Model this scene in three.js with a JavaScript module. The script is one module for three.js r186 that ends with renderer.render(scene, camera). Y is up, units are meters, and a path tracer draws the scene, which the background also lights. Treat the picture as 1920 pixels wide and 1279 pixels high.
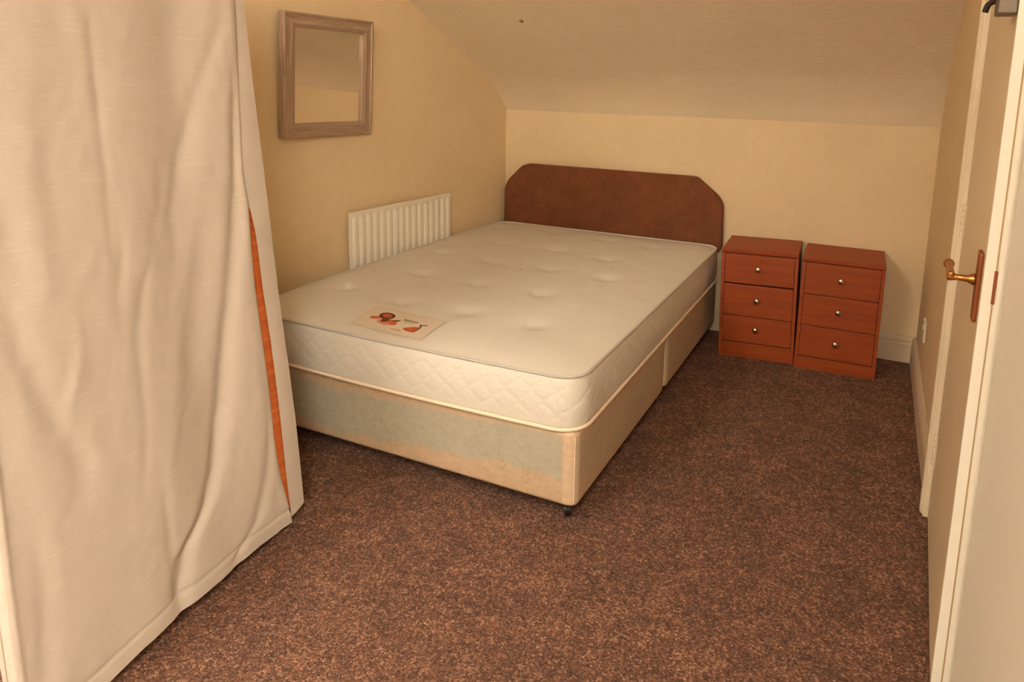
import * as THREE from 'three';
import { RoundedBoxGeometry } from 'three/addons/geometries/RoundedBoxGeometry.js';
import { RectAreaLightUniformsLib } from 'three/addons/lights/RectAreaLightUniformsLib.js';
import { mergeGeometries, mergeVertices, toCreasedNormals } from 'three/addons/utils/BufferGeometryUtils.js';

// ---------------------------------------------------------------- camera, sky, light, exposure
const scene = new THREE.Scene();
const FOCAL = 1385.72;                                   // pixels of the 1920 x 1279 frame
const camera = new THREE.PerspectiveCamera(2 * Math.atan(639.5 / FOCAL) * 180 / Math.PI, 1920 / 1279, 0.05, 100);
camera.position.set(2.0839, 1.3647, 3.8806);
camera.rotation.set(-0.1635, 0.4662, 0.0154, 'YXZ');
camera.setViewOffset(1920, 1279, 960 - 984.12, 639.5 - 360.87, 1920, 1279);   // the photograph is a lower crop: shifted lens
scene.add(camera);

const SKY = new THREE.Color().setRGB(1.0, 0.93, 0.80);   // warm daylight
scene.background = SKY;
scene.backgroundIntensity = 14.5;
RectAreaLightUniformsLib.init();
// two roof windows in the opposite slope, behind and above the viewer, light the room
const REAR = { z: 4.0, k: 0.50, th: 0.30 };              // rear slope: y = 2.85 - k (z - REAR.z)
const WINDOWS = [{ x: 2.58, w: 1.16, z: 4.84, len: 1.60 }, { x: 0.36, w: 0.56, z: 4.84, len: 1.60 }];
const slopeY = (z) => 2.85 - REAR.k * (z - REAR.z);
const SLN = new THREE.Vector3(0, -1, -REAR.k).normalize();   // into the room
for (const W of WINDOWS) {
  const l = new THREE.RectAreaLight(SKY, 12.5, W.w - 0.12, W.len - 0.12);
  l.position.set(W.x, slopeY(W.z), W.z).addScaledVector(SLN, -0.19);
  l.lookAt(l.position.clone().add(SLN));
  scene.add(l);
}

const renderer = new THREE.WebGLRenderer({ antialias: true });
renderer.toneMapping = THREE.LinearToneMapping;
renderer.toneMappingExposure = 1.16;
renderer.shadowMap.enabled = true;

// ---------------------------------------------------------------- helpers
function rng(seed) { let s = seed >>> 0; return () => { s = (s + 0x6D2B79F5) | 0; let t = Math.imul(s ^ (s >>> 15), 1 | s); t = (t + Math.imul(t ^ (t >>> 7), 61 | t)) ^ t; return ((t ^ (t >>> 14)) >>> 0) / 4294967296; }; }
function noise2(period, seed) {                          // periodic value noise
  const r = rng(seed), n = period, g = new Float32Array(n * n);
  for (let i = 0; i < g.length; i++) g[i] = r();
  return (x, y) => {
    const xi = Math.floor(x), yi = Math.floor(y); let fx = x - xi, fy = y - yi;
    fx = fx * fx * (3 - 2 * fx); fy = fy * fy * (3 - 2 * fy);
    const X = ((xi % n) + n) % n, Y = ((yi % n) + n) % n, X1 = (X + 1) % n, Y1 = (Y + 1) % n;
    return (g[Y * n + X] * (1 - fx) + g[Y * n + X1] * fx) * (1 - fy) + (g[Y1 * n + X] * (1 - fx) + g[Y1 * n + X1] * fx) * fy;
  };
}
const clamp = (v, a, b) => Math.min(b, Math.max(a, v));
const smooth = (a, b, x) => { const t = clamp((x - a) / (b - a), 0, 1); return t * t * (3 - 2 * t); };
function tex(w, h, fn, color = true) {
  const d = new Uint8Array(w * h * 4);
  for (let y = 0; y < h; y++) for (let x = 0; x < w; x++) {
    const c = fn((x + 0.5) / w, (y + 0.5) / h, x, y), i = (y * w + x) * 4;
    if (typeof c === 'number') d[i] = d[i + 1] = d[i + 2] = clamp(c * 255, 0, 255);
    else { d[i] = clamp(c[0], 0, 255); d[i + 1] = clamp(c[1], 0, 255); d[i + 2] = clamp(c[2], 0, 255); }
    d[i + 3] = 255;
  }
  const t = new THREE.DataTexture(d, w, h);
  t.wrapS = t.wrapT = THREE.RepeatWrapping; t.magFilter = THREE.LinearFilter; t.minFilter = THREE.LinearMipmapLinearFilter; t.generateMipmaps = true;
  if (color) t.colorSpace = THREE.SRGBColorSpace;
  t.needsUpdate = true; return t;
}
function rep(t, sx, sy) { const c = t.clone(); c.repeat.set(sx, sy); c.needsUpdate = true; return c; }
const used = { trim: 0 };
function numbered(n) { used[n] = (used[n] ?? -1) + 1; return used[n] ? n + '_' + String(used[n]).padStart(3, '0') : n; }
function shade(o) { o.castShadow = true; o.receiveShadow = true; return o; }
function mesh(name, geo, mat, parent, label) {
  const m = shade(new THREE.Mesh(Array.isArray(geo) ? mergeGeometries(geo.map(g => g.index ? g.toNonIndexed() : g)) : geo, mat));
  m.name = parent ? name : numbered(name); if (label) m.userData.label = label;
  (parent ?? scene).add(m); return m;
}
function thing(name, label, category, pos = [0, 0, 0], ry = 0, group) {
  const o = new THREE.Group(); o.name = numbered(name); o.position.set(...pos); o.rotation.y = ry;
  o.userData = { label, category }; if (group) o.userData.group = group; scene.add(o); return o;
}
function struct(o, label) { o.userData.kind = 'structure'; if (label) o.userData.label = label; return o; }
const M = (o) => new THREE.MeshStandardMaterial({ roughness: 0.8, metalness: 0, ...o });
function box(x0, x1, y0, y1, z0, z1, r = 0) {
  const g = r ? new RoundedBoxGeometry(x1 - x0, y1 - y0, z1 - z0, 3, r) : new THREE.BoxGeometry(x1 - x0, y1 - y0, z1 - z0);
  g.translate((x0 + x1) / 2, (y0 + y1) / 2, (z0 + z1) / 2); return boxUV(g);
}
function boxUV(g) {                                      // uv in metres by the dominant side of the normal
  const p = g.attributes.position, n = g.attributes.normal, uv = new Float32Array(p.count * 2);
  for (let i = 0; i < p.count; i++) {
    const ax = Math.abs(n.getX(i)), ay = Math.abs(n.getY(i)), az = Math.abs(n.getZ(i));
    let u, v; if (az >= ax && az >= ay) { u = p.getX(i); v = p.getY(i); } else if (ax >= ay) { u = p.getZ(i); v = p.getY(i); } else { u = p.getX(i); v = p.getZ(i); }
    uv[i * 2] = u; uv[i * 2 + 1] = v;
  }
  g.setAttribute('uv', new THREE.BufferAttribute(uv, 2)); return g;
}
function grid(nu, nv, fn, closeU = false) {              // fn(i/nu, j/nv) -> [x,y,z,u,v]
  const pos = [], uv = [], idx = [];
  for (let j = 0; j <= nv; j++) for (let i = 0; i <= nu; i++) { const a = fn(i / nu, j / nv); pos.push(a[0], a[1], a[2]); uv.push(a[3] ?? i / nu, a[4] ?? j / nv); }
  for (let j = 0; j < nv; j++) for (let i = 0; i < nu; i++) { const a = j * (nu + 1) + i, b = a + 1, c = a + nu + 1, e = c + 1; idx.push(a, b, e, a, e, c); }
  const g = new THREE.BufferGeometry(); g.setAttribute('position', new THREE.Float32BufferAttribute(pos, 3)); g.setAttribute('uv', new THREE.Float32BufferAttribute(uv, 2)); g.setIndex(idx); g.computeVertexNormals();
  if (closeU) { const n = g.attributes.normal; for (let j = 0; j <= nv; j++) { const a = j * (nu + 1), b = a + nu; const v = new THREE.Vector3(n.getX(a) + n.getX(b), n.getY(a) + n.getY(b), n.getZ(a) + n.getZ(b)).normalize(); n.setXYZ(a, v.x, v.y, v.z); n.setXYZ(b, v.x, v.y, v.z); } }
  return g;
}
function sweep(profile, from, to, out, up = [0, 1, 0]) { // a moulding: profile [[out, up], ...] carried along a straight line
  const A = new THREE.Vector3(...from), B = new THREE.Vector3(...to), O = new THREE.Vector3(...out), U = new THREE.Vector3(...up), pos = [];
  const P = (q, [o, u]) => q.clone().addScaledVector(O, o).addScaledVector(U, u);
  const n = profile.length, push = (...v) => v.forEach(w => pos.push(w.x, w.y, w.z));
  for (let i = 0; i < n; i++) { const p = profile[i], q = profile[(i + 1) % n]; push(P(A, p), P(B, p), P(B, q), P(A, p), P(B, q), P(A, q)); }
  const sh = THREE.ShapeUtils.triangulateShape(profile.map(p => new THREE.Vector2(...p)), []);
  for (const t of sh) { push(P(A, profile[t[0]]), P(A, profile[t[1]]), P(A, profile[t[2]])); push(P(B, profile[t[2]]), P(B, profile[t[1]]), P(B, profile[t[0]])); }
  const g = new THREE.BufferGeometry(); g.setAttribute('position', new THREE.Float32BufferAttribute(pos, 3)); g.computeVertexNormals();
  return boxUV(g);
}
function lathe(pts, seg = 24) { return new THREE.LatheGeometry(pts.map(p => new THREE.Vector2(...p)), seg); }
function tube(pts, r, seg = 40, rad = 10, closed = false) { return new THREE.TubeGeometry(new THREE.CatmullRomCurve3(pts.map(p => new THREE.Vector3(...p)), closed), seg, r, rad, closed); }

// ---------------------------------------------------------------- materials
const n8 = noise2(8, 11), n16 = noise2(16, 12), n32 = noise2(32, 13), n64 = noise2(64, 14), n128 = noise2(128, 15), n256 = noise2(256, 16);
const plasterBump = tex(512, 512, (u, v) => 0.5 * n64(u * 64, v * 64) + 0.3 * n128(u * 128, v * 128) + 0.2 * n16(u * 16, v * 16), false);
const paintTone = (r, g, b, a) => tex(256, 256, (u, v) => { const k = (n8(u * 8, v * 8) - 0.5) * a + (n64(u * 64, v * 64) - 0.5) * a * 0.6; return [r + k, g + k, b + k]; });
const wallMat = M({ map: rep(paintTone(235, 209, 166, 5), 0.6, 0.6), bumpMap: rep(plasterBump, 1.6, 1.6), bumpScale: 0.0012, roughness: 0.75 });
const ceilMat = M({ map: rep(paintTone(232, 213, 182, 5), 0.5, 0.5), bumpMap: rep(plasterBump, 1.2, 1.2), bumpScale: 0.0014, roughness: 0.9 });
const rearMat = M({ color: 0xf0e8da, roughness: 0.9 });
const skirtMat = M({ map: rep(paintTone(222, 200, 168, 5), 1, 1), roughness: 0.45 });
const faceMat = M({ map: rep(paintTone(231, 210, 178, 4), 1, 1), bumpMap: rep(plasterBump, 3, 1), bumpScale: 0.0003, roughness: 0.45 });
const doorMat = M({ map: rep(paintTone(240, 223, 194, 4), 1, 1), bumpMap: rep(plasterBump, 3, 1), bumpScale: 0.0003, roughness: 0.42 });
const glossMat = M({ map: rep(paintTone(242, 235, 219, 4), 1, 1), bumpMap: rep(plasterBump, 3, 1), bumpScale: 0.0003, roughness: 0.38 });
const radMat = M({ color: 0xefe6d2, roughness: 0.35 });
const outsideMat = M({ color: 0x4d5a34, roughness: 1 });

// carpet: a twist pile of dark, mid and pale brown tufts
const carpetPts = (() => {
  const r = rng(77), N = 200, c = [];                    // 200 x 200 tufts on a 1 m tile
  for (let i = 0; i < N * N; i++) { const t = r(); c.push([r(), r(), t < 0.3 ? 0 : t < 0.72 ? 1 : t < 0.93 ? 2 : 3, r()]); }
  return { N, c };
})();
function carpetAt(u, v) {
  const { N, c } = carpetPts, x = u * N, y = v * N, xi = Math.floor(x), yi = Math.floor(y); let bd = 9, best = null;
  for (let j = -1; j <= 1; j++) for (let i = -1; i <= 1; i++) {
    const X = xi + i, Y = yi + j, q = c[((Y + N) % N) * N + ((X + N) % N)], d = (X + q[0] - x) ** 2 + (Y + q[1] - y) ** 2;
    if (d < bd) { bd = d; best = q; }
  }
  return [best, Math.sqrt(bd)];
}
const TUFT = [[93, 62, 47], [117, 81, 62], [138, 99, 77], [157, 119, 95]];
const carpetMap = tex(1024, 1024, (u, v) => { const [q, d] = carpetAt(u, v), t = TUFT[q[2]], k = 0.9 + 0.2 * q[3] + 0.16 * (n16(u * 16, v * 16) - 0.5) + 0.2 * (n64(u * 64, v * 64) - 0.5); return [t[0] * k, t[1] * k, t[2] * k]; });
const carpetBump = tex(1024, 1024, (u, v) => { const [q, d] = carpetAt(u, v); return clamp(1 - d * 0.9, 0, 1) * (0.55 + 0.45 * q[3]); }, false);
const carpetMat = M({ map: carpetMap, bumpMap: carpetBump, bumpScale: 0.004, roughness: 1 });

// woods
function woodTex(base, dark, seed, rings = 26) {
  const a = noise2(8, seed), b = noise2(64, seed + 1), c = noise2(128, seed + 2);
  return tex(512, 512, (u, v) => {
    const w = a(u * 2, v * 8) * 3 + v * rings + a(u * 4 + 3, v * 8) * 1.5, g = 0.5 + 0.5 * Math.sin(w * 2.1), f = b(u * 6, v * 64), s = c(u * 8, v * 128);
    const k = clamp(0.25 * g + 0.45 * f + 0.3 * (s > 0.62 ? 1 : s * 0.6), 0, 1);
    return base.map((q, i) => q + (dark[i] - q) * k);
  });
}
const cherry = woodTex([168, 76, 30], [143, 60, 22], 31);
const cherryMat = M({ map: rep(cherry, 1.2, 2.4), roughness: 0.42 });
const cherryTopMat = new THREE.MeshPhysicalMaterial({ map: rep(cherry, 1.3, 3.1), roughness: 0.5, specularIntensity: 0.6 });
const pineMat = M({ map: rep(woodTex([220, 122, 58], [184, 88, 36], 41), 1, 2), roughness: 0.5 });
const silverWood = tex(512, 128, (u, v) => { const s = n128(u * 6, v * 128), f = n64(u * 10, v * 64), k = s * 0.65 + f * 0.35; return [206 - 58 * k, 178 - 54 * k, 152 - 50 * k]; });
const mirrorFrameMat = M({ map: rep(silverWood, 2.2, 7), roughness: 0.42, metalness: 0.15 });
// cloths
const weave = tex(512, 512, (u, v) => {
  const slubH = n256(u * 9, v * 256), slubV = n256(u * 256, v * 14), k = (slubH - 0.5) * 6 + (slubV - 0.5) * 3 + (slubH > 0.9 ? 5 : 0);
  return [211 + k, 197 + k, 182 + k];
});
const weaveBump = tex(512, 512, (u, v) => 0.6 * n256(u * 12, v * 256) + 0.4 * n256(u * 256, v * 16), false);
const canvasMat = new THREE.MeshPhysicalMaterial({ map: rep(weave, 3.2, 3.2), bumpMap: rep(weaveBump, 3.2, 3.2), bumpScale: 0.0003, roughness: 0.95, side: THREE.DoubleSide });
const knit = tex(256, 256, (u, v) => { const k = (n128(u * 128, v * 128) - 0.5) * 9; return [226 + k, 217 + k, 202 + k]; });
const knitBump = tex(256, 256, (u, v) => n128(u * 128, v * 128) * 0.6 + 0.4 * n32(u * 32, v * 32), false);
const mattressMat = M({ map: rep(knit, 5, 5), bumpMap: rep(knitBump, 5, 5), bumpScale: 0.0008, roughness: 0.9 });
const sideKnit = tex(256, 256, (u, v) => { const k = (n128(u * 128, v * 128) - 0.5) * 9; return [226 + k, 217 + k, 202 + k]; });
const sideMat = M({ map: rep(sideKnit, 4, 4), bumpMap: rep(knitBump, 4, 4), bumpScale: 0.0008, roughness: 0.62 });
const pipingMat = M({ color: 0xf2dcc0, roughness: 0.7 });
const suedeMat = new THREE.MeshPhysicalMaterial({ map: tex(512, 256, (u, v) => { const k = (n16(u * 16, v * 16) - 0.5) * 15 + (n64(u * 64, v * 64) - 0.5) * 12 + (n256(u * 256, v * 256) - 0.5) * 10; return [120 + k, 67 + k * 0.72, 38 + k * 0.55]; }), roughness: 0.85, sheen: 0.3, sheenRoughness: 0.6, sheenColor: new THREE.Color(0x8a5534) });
const brassMat = M({ color: 0xb5793f, metalness: 0.9, roughness: 0.28 });
const bronzeMat = M({ color: 0x9a5a36, metalness: 0.65, roughness: 0.42 });
const steelMat = M({ color: 0xb9b0a4, metalness: 0.9, roughness: 0.25 });
const knobMat = M({ color: 0xcbb9a8, metalness: 1, roughness: 0.22 });
const greyMetalMat = M({ color: 0x776b5c, metalness: 0.55, roughness: 0.45 });
const darkMat = M({ color: 0x231310, roughness: 0.5 });
const blackMat = M({ color: 0x17120f, roughness: 0.45 });
const plasticMat = M({ color: 0xf0e6d0, roughness: 0.4 });

// ---------------------------------------------------------------- the room
const AL = 0.1156;                                       // the left wall runs out of square
const RW = { x: 2.2509, rake: 0.0246, lean: 0.009 };     // right wall: x = RW.x + rake*z + lean*(y-.5)
const rightX = (y, z) => RW.x + Math.tan(RW.rake) * z + RW.lean * (y - 0.5);
const leftX = (z) => -Math.tan(AL) * z;
const KNEE = 1.1355, FLAT = 2.85, ZF = 5.95;
// height of the sloped ceiling over z, along the left and along the right wall (the plaster is not true)
const profL = [[0, KNEE], [0.012, 1.15], [0.03, 1.178], [0.064, 1.217], [0.12, 1.273], [0.19, 1.326], [0.32, 1.406], [0.486, 1.499], [0.823, 1.697], [2.78, FLAT], [3.5, FLAT], [4.06, FLAT]];
const profR = [[0, KNEE], [0.012, 1.165], [0.03, 1.212], [0.064, 1.268], [0.134, 1.366], [0.222, 1.438], [0.316, 1.516], [0.443, 1.60], [0.60, 1.70], [0.90, 1.87], [2.59, FLAT], [3.5, FLAT], [4.06, FLAT]];
function along(p, t) { const f = t * (p.length - 1), i = Math.min(p.length - 2, Math.floor(f)), k = f - i; return [p[i][0] + (p[i + 1][0] - p[i][0]) * k, p[i][1] + (p[i + 1][1] - p[i][1]) * k]; }
// both profiles resampled to the same number of stations
const stations = (p) => { const out = []; const L = [0]; for (let i = 1; i < p.length; i++) L.push(L[i - 1] + Math.hypot(p[i][0] - p[i - 1][0], p[i][1] - p[i - 1][1])); const e = []; for (let i = 0; i <= 60; i++) e.push(Math.pow(i / 60, 2) * L[L.length - 1]); for (const s of e) { let i = 0; while (i < L.length - 2 && L[i + 1] < s) i++; const k = (s - L[i]) / (L[i + 1] - L[i]); out.push([p[i][0] + (p[i + 1][0] - p[i][0]) * k, p[i][1] + (p[i + 1][1] - p[i][1]) * k]); } return out; };
const SL = stations(profL), SR = stations(profR);
const ceilAt = (x, z) => { const f = (P) => { for (let i = 1; i < P.length; i++) if (P[i][0] >= z) { const k = (z - P[i - 1][0]) / Math.max(1e-6, P[i][0] - P[i - 1][0]); return P[i - 1][1] + (P[i][1] - P[i - 1][1]) * k; } return FLAT; }; const k = clamp(x / 2.25, 0, 1); return f(SL) * (1 - k) + f(SR) * k; };
{ // floor
  const g = new THREE.BoxGeometry(4.7, 0.12, 6.5); g.translate(1.35, -0.06, 2.9); struct(mesh('floor', boxUV(g), carpetMat), 'brown speckled twist-pile carpet floor');
}
{ // ceiling: one ruled shell with thickness
  const n = 60, lx = -1.0, rx = 3.6, lo = (i, s) => { const L = SL[i], R = SR[i], zL = L[0], zR = R[0]; const k = s; const ze = zL + (zR - zL) * k, ye = L[1] + (R[1] - L[1]) * k; return [lx + (rx - lx) * s, ye, ze]; };
  const sOf = (x) => (x - lx) / (rx - lx);
  const fn = (s, t) => { const i = Math.round(t * n); const x = lx + (rx - lx) * s; const k = clamp(x / 2.25, -0.3, 1.15); const L = SL[i], R = SR[i]; return [x, L[1] + (R[1] - L[1]) * k, L[0] + (R[0] - L[0]) * k, x, L[0] + L[1]]; };
  const under = grid(24, n, fn);
  const over = grid(24, n, (s, t) => { const a = fn(1 - s, t); return [a[0], a[1] + 0.16, a[2] - 0.10 * (1 - smooth(0.5, 1, t)), a[3], a[4]]; });
  const edges = []; const lip = (f) => edges.push(grid(n, 1, f));
  lip((t, q) => { const a = fn(0, t); return q < 0.5 ? a : [a[0], a[1] + 0.16, a[2] - 0.10 * (1 - smooth(0.5, 1, t)), a[3], a[4]]; });
  lip((t, q) => { const a = fn(1, 1 - t); return q < 0.5 ? a : [a[0], a[1] + 0.16, a[2] - 0.10 * (1 - smooth(0.5, 1, 1 - t)), a[3], a[4]]; });
  struct(mesh('ceiling', [under, over, ...edges], ceilMat), 'off-white sloped attic ceiling curving down to the low back wall');
}
function wallShape(prof, z0, z1, low) {                  // outline in (z, y): under the ceiling
  const s = new THREE.Shape(); s.moveTo(z0, 0); s.lineTo(z1, 0);
  s.lineTo(z1, slopeY(z1) + 0.04); s.lineTo(REAR.z + 0.02, FLAT + 0.05);
  for (let i = prof.length - 1; i >= 0; i--) if (prof[i][0] < REAR.z) s.lineTo(Math.max(z0, prof[i][0] - 0.02), prof[i][1] + 0.05);
  s.lineTo(z0, KNEE + 0.05);
  return s;
}
{ // left wall: extrude out of the room, then set on its line
  const g = new THREE.ExtrudeGeometry(wallShape(profL, -0.15, 6.15), { depth: 0.15, bevelEnabled: false });
  g.rotateY(-Math.PI / 2);                               // shape x -> z, depth -> -x
  boxUV(g); const m = mesh('wall_left', g, wallMat); m.rotation.y = -AL; struct(m, 'cream left wall under the slope');
}
{ // back knee wall
  const g = new THREE.BoxGeometry(3.2, KNEE + 0.04, 0.15); g.translate(1.1, (KNEE + 0.04) / 2, -0.075); struct(mesh('wall_back', boxUV(g), wallMat), 'low cream knee wall behind the bed');
}
const DOOR = { z0: 1.405, z1: 2.165, h: 1.98 };
{ // right wall with the doorway
  const s = wallShape(profR, -0.15, 4.3);
  const hole = new THREE.Path(); hole.moveTo(DOOR.z0, 0.001); hole.lineTo(DOOR.z0, DOOR.h + 0.02); hole.lineTo(DOOR.z1, DOOR.h + 0.02); hole.lineTo(DOOR.z1, 0.001); hole.closePath(); s.holes.push(hole);
  const g = new THREE.ExtrudeGeometry(s, { depth: 0.14, bevelEnabled: false }); g.rotateY(-Math.PI / 2); g.translate(0.14, 0, 0);
  boxUV(g); const p = g.attributes.position; for (let i = 0; i < p.count; i++) p.setX(i, p.getX(i) + rightX(p.getY(i), p.getZ(i))); g.computeVertexNormals();
  struct(mesh('wall_right', g, wallMat), 'cream right wall around the door');
  const hall = new THREE.BoxGeometry(0.08, 2.3, 1.3); hall.translate(2.72, 1.15, 1.8); struct(mesh('wall_hall', boxUV(hall), wallMat), 'hall wall beyond the door');
  const caps = [box(2.40, 2.70, 0, 2.3, 1.16, 1.24), box(2.42, 2.70, 0, 2.3, 2.32, 2.40), box(2.40, 2.70, 2.22, 2.3, 1.2, 2.36)];
  struct(mesh('wall_hall', caps, wallMat), 'sides of the hall beyond the door');
}
{ // low wall behind the viewer
  const g = new THREE.BoxGeometry(4.6, 1.91, 0.15); g.translate(1.3, 0.955, ZF + 0.075); struct(mesh('wall_front', boxUV(g), rearMat), 'low wall behind the viewer');
}
{ // behind the viewer the room widens to the right
  struct(mesh('wall_alcove', [box(2.34, 3.55, 0, FLAT + 0.03, 4.16, 4.30), box(3.40, 3.55, 0, FLAT + 0.03, 4.30, ZF + 0.1)], rearMat), 'walls where the room widens behind the viewer');
}
{ // the opposite slope with its roof window
  const c = Math.sqrt(1 + REAR.k * REAR.k), sl = (ZF + 0.3 - REAR.z) * c, s = new THREE.Shape();     // x across, s down the slope
  s.moveTo(-1.0, 0); s.lineTo(3.6, 0); s.lineTo(3.6, sl); s.lineTo(-1.0, sl); s.closePath();
  const f = 0.055, holes = WINDOWS.map(W => { const m = (W.z - REAR.z) * c; return { a: W.x - W.w / 2, b: W.x + W.w / 2, lo: m - W.len / 2, hi: m + W.len / 2, W, m }; });
  for (const { a, b, lo, hi } of holes) { const h = new THREE.Path(); h.moveTo(a, lo); h.lineTo(a, hi); h.lineTo(b, hi); h.lineTo(b, lo); h.closePath(); s.holes.push(h); }
  const place = (o) => { o.position.set(0, FLAT, REAR.z); o.rotation.x = Math.PI / 2 + Math.atan(REAR.k); };   // local y runs down the slope, local -z out of the roof
  const g = new THREE.ExtrudeGeometry(s, { depth: REAR.th, bevelEnabled: false }); g.translate(0, 0, -REAR.th);
  const o = mesh('ceiling', boxUV(g), rearMat); place(o); struct(o, 'sloped ceiling behind the viewer with two roof windows');
  const glass = new THREE.MeshPhysicalMaterial({ transmission: 1, thickness: 0, roughness: 0, color: 0xffffff });
  holes.forEach(({ a, b, lo, hi, W, m }, i) => {
    const w = new THREE.Group(); w.name = 'window_' + (i + 1); place(w); struct(w, 'white framed roof window behind the viewer'); scene.add(w);
    mesh('window_frame', [box(a, b, lo, lo + f, -0.25, -0.19), box(a, b, hi - f, hi, -0.25, -0.19), box(a, a + f, lo + f, hi - f, -0.25, -0.19), box(b - f, b, lo + f, hi - f, -0.25, -0.19)], glossMat, w);
    const p = new THREE.PlaneGeometry(W.w - 2 * f, W.len - 2 * f); p.translate(W.x, m, -0.22); mesh('pane', p, glass, w);
  });
}
// skirting
const skirt = [[0, 0], [0.018, 0], [0.018, 0.092], [0.015, 0.098], [0.0165, 0.104], [0.0165, 0.112], [0.011, 0.121], [0.007, 0.128], [0, 0.13]];
struct(mesh('baseboard_back', sweep(skirt, [0.02, 0, 0], [2.232, 0, 0], [0, 0, 1]), skirtMat), 'white moulded skirting along the back wall');
struct(mesh('baseboard_right', sweep(skirt, [rightX(0, 0) , 0, 0.0], [rightX(0, 1.335), 0, 1.335], [-1, 0, 0]), skirtMat), 'white moulded skirting along the right wall');
{ const o = mesh('baseboard_left', sweep(skirt, [0, 0, 0.02], [0, 0, 5.4], [1, 0, 0]), skirtMat); o.rotation.y = -AL; struct(o, 'white moulded skirting along the left wall'); }
// door lining and architrave (leaning with the wall)
{
  const g = sweep([[0, 0], [0.006, 0], [0.011, 0.005], [0.013, 0.012], [0.013, 1.99], [0.009, 1.998], [0, 1.998]], [2.301, 0, 2.205], [2.301, 2.2, 2.205], [-1, 0, 0], [0, 0, 1]);
  const p = g.attributes.position; for (let i = 0; i < p.count; i++) p.setX(i, p.getX(i) - 2.301 + rightX(p.getY(i), p.getZ(i))); g.computeVertexNormals();
  struct(mesh('trim_2', g, M({ color: 0xf8f3e8, roughness: 0.45 })), 'white painted boarding on the wall on the near side of the door');
}
function leanX(g, base = 0) { const p = g.attributes.position; for (let i = 0; i < p.count; i++) p.setX(i, p.getX(i) + RW.lean * p.getY(i)); return g; }
{
  const arch = [[0, 0], [0.028, 0], [0.034, 0.004], [0.036, 0.010], [0.036, 0.046], [0.033, 0.050], [0.033, 0.056], [0.029, 0.060], [0.029, 0.070], [0.024, 0.074], [0, 0.074]];   // [out of the wall, across towards the opening]
  const X = 2.2853;                                      // wall face at the floor by the hinge side
  const hinge = sweep(arch, [X, 0, 1.333], [X, DOOR.h + 0.07, 1.333], [-1, 0, 0], [0, 0, 1]);
  const t = new THREE.Group(); t.name = 'trim_1'; struct(t, 'white moulded door architrave and lining'); scene.add(t);
  mesh('architrave', leanX(hinge), doorMat, t);
  mesh('door_lining', [leanX(box(2.283, 2.42, 0, DOOR.h + 0.02, DOOR.z0, DOOR.z0 + 0.012)), leanX(box(2.322, 2.42, 0, DOOR.h + 0.02, DOOR.z1 - 0.012, DOOR.z1)), leanX(box(2.31, 2.42, DOOR.h, DOOR.h + 0.02, DOOR.z0, DOOR.z1)), leanX(box(2.335, 2.36, 0, DOOR.h, DOOR.z1 - 0.025, DOOR.z1 - 0.012))], glossMat, t);
  mesh('architrave', leanX(sweep([[0, 0], [0.03, 0], [0.034, 0.01], [0.034, 0.055], [0.02, 0.07], [0, 0.07]], [2.287, DOOR.h, 1.335], [2.30, DOOR.h, 2.20], [-1, 0, 0], [0, 1, 0])), glossMat, t);
}
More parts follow.
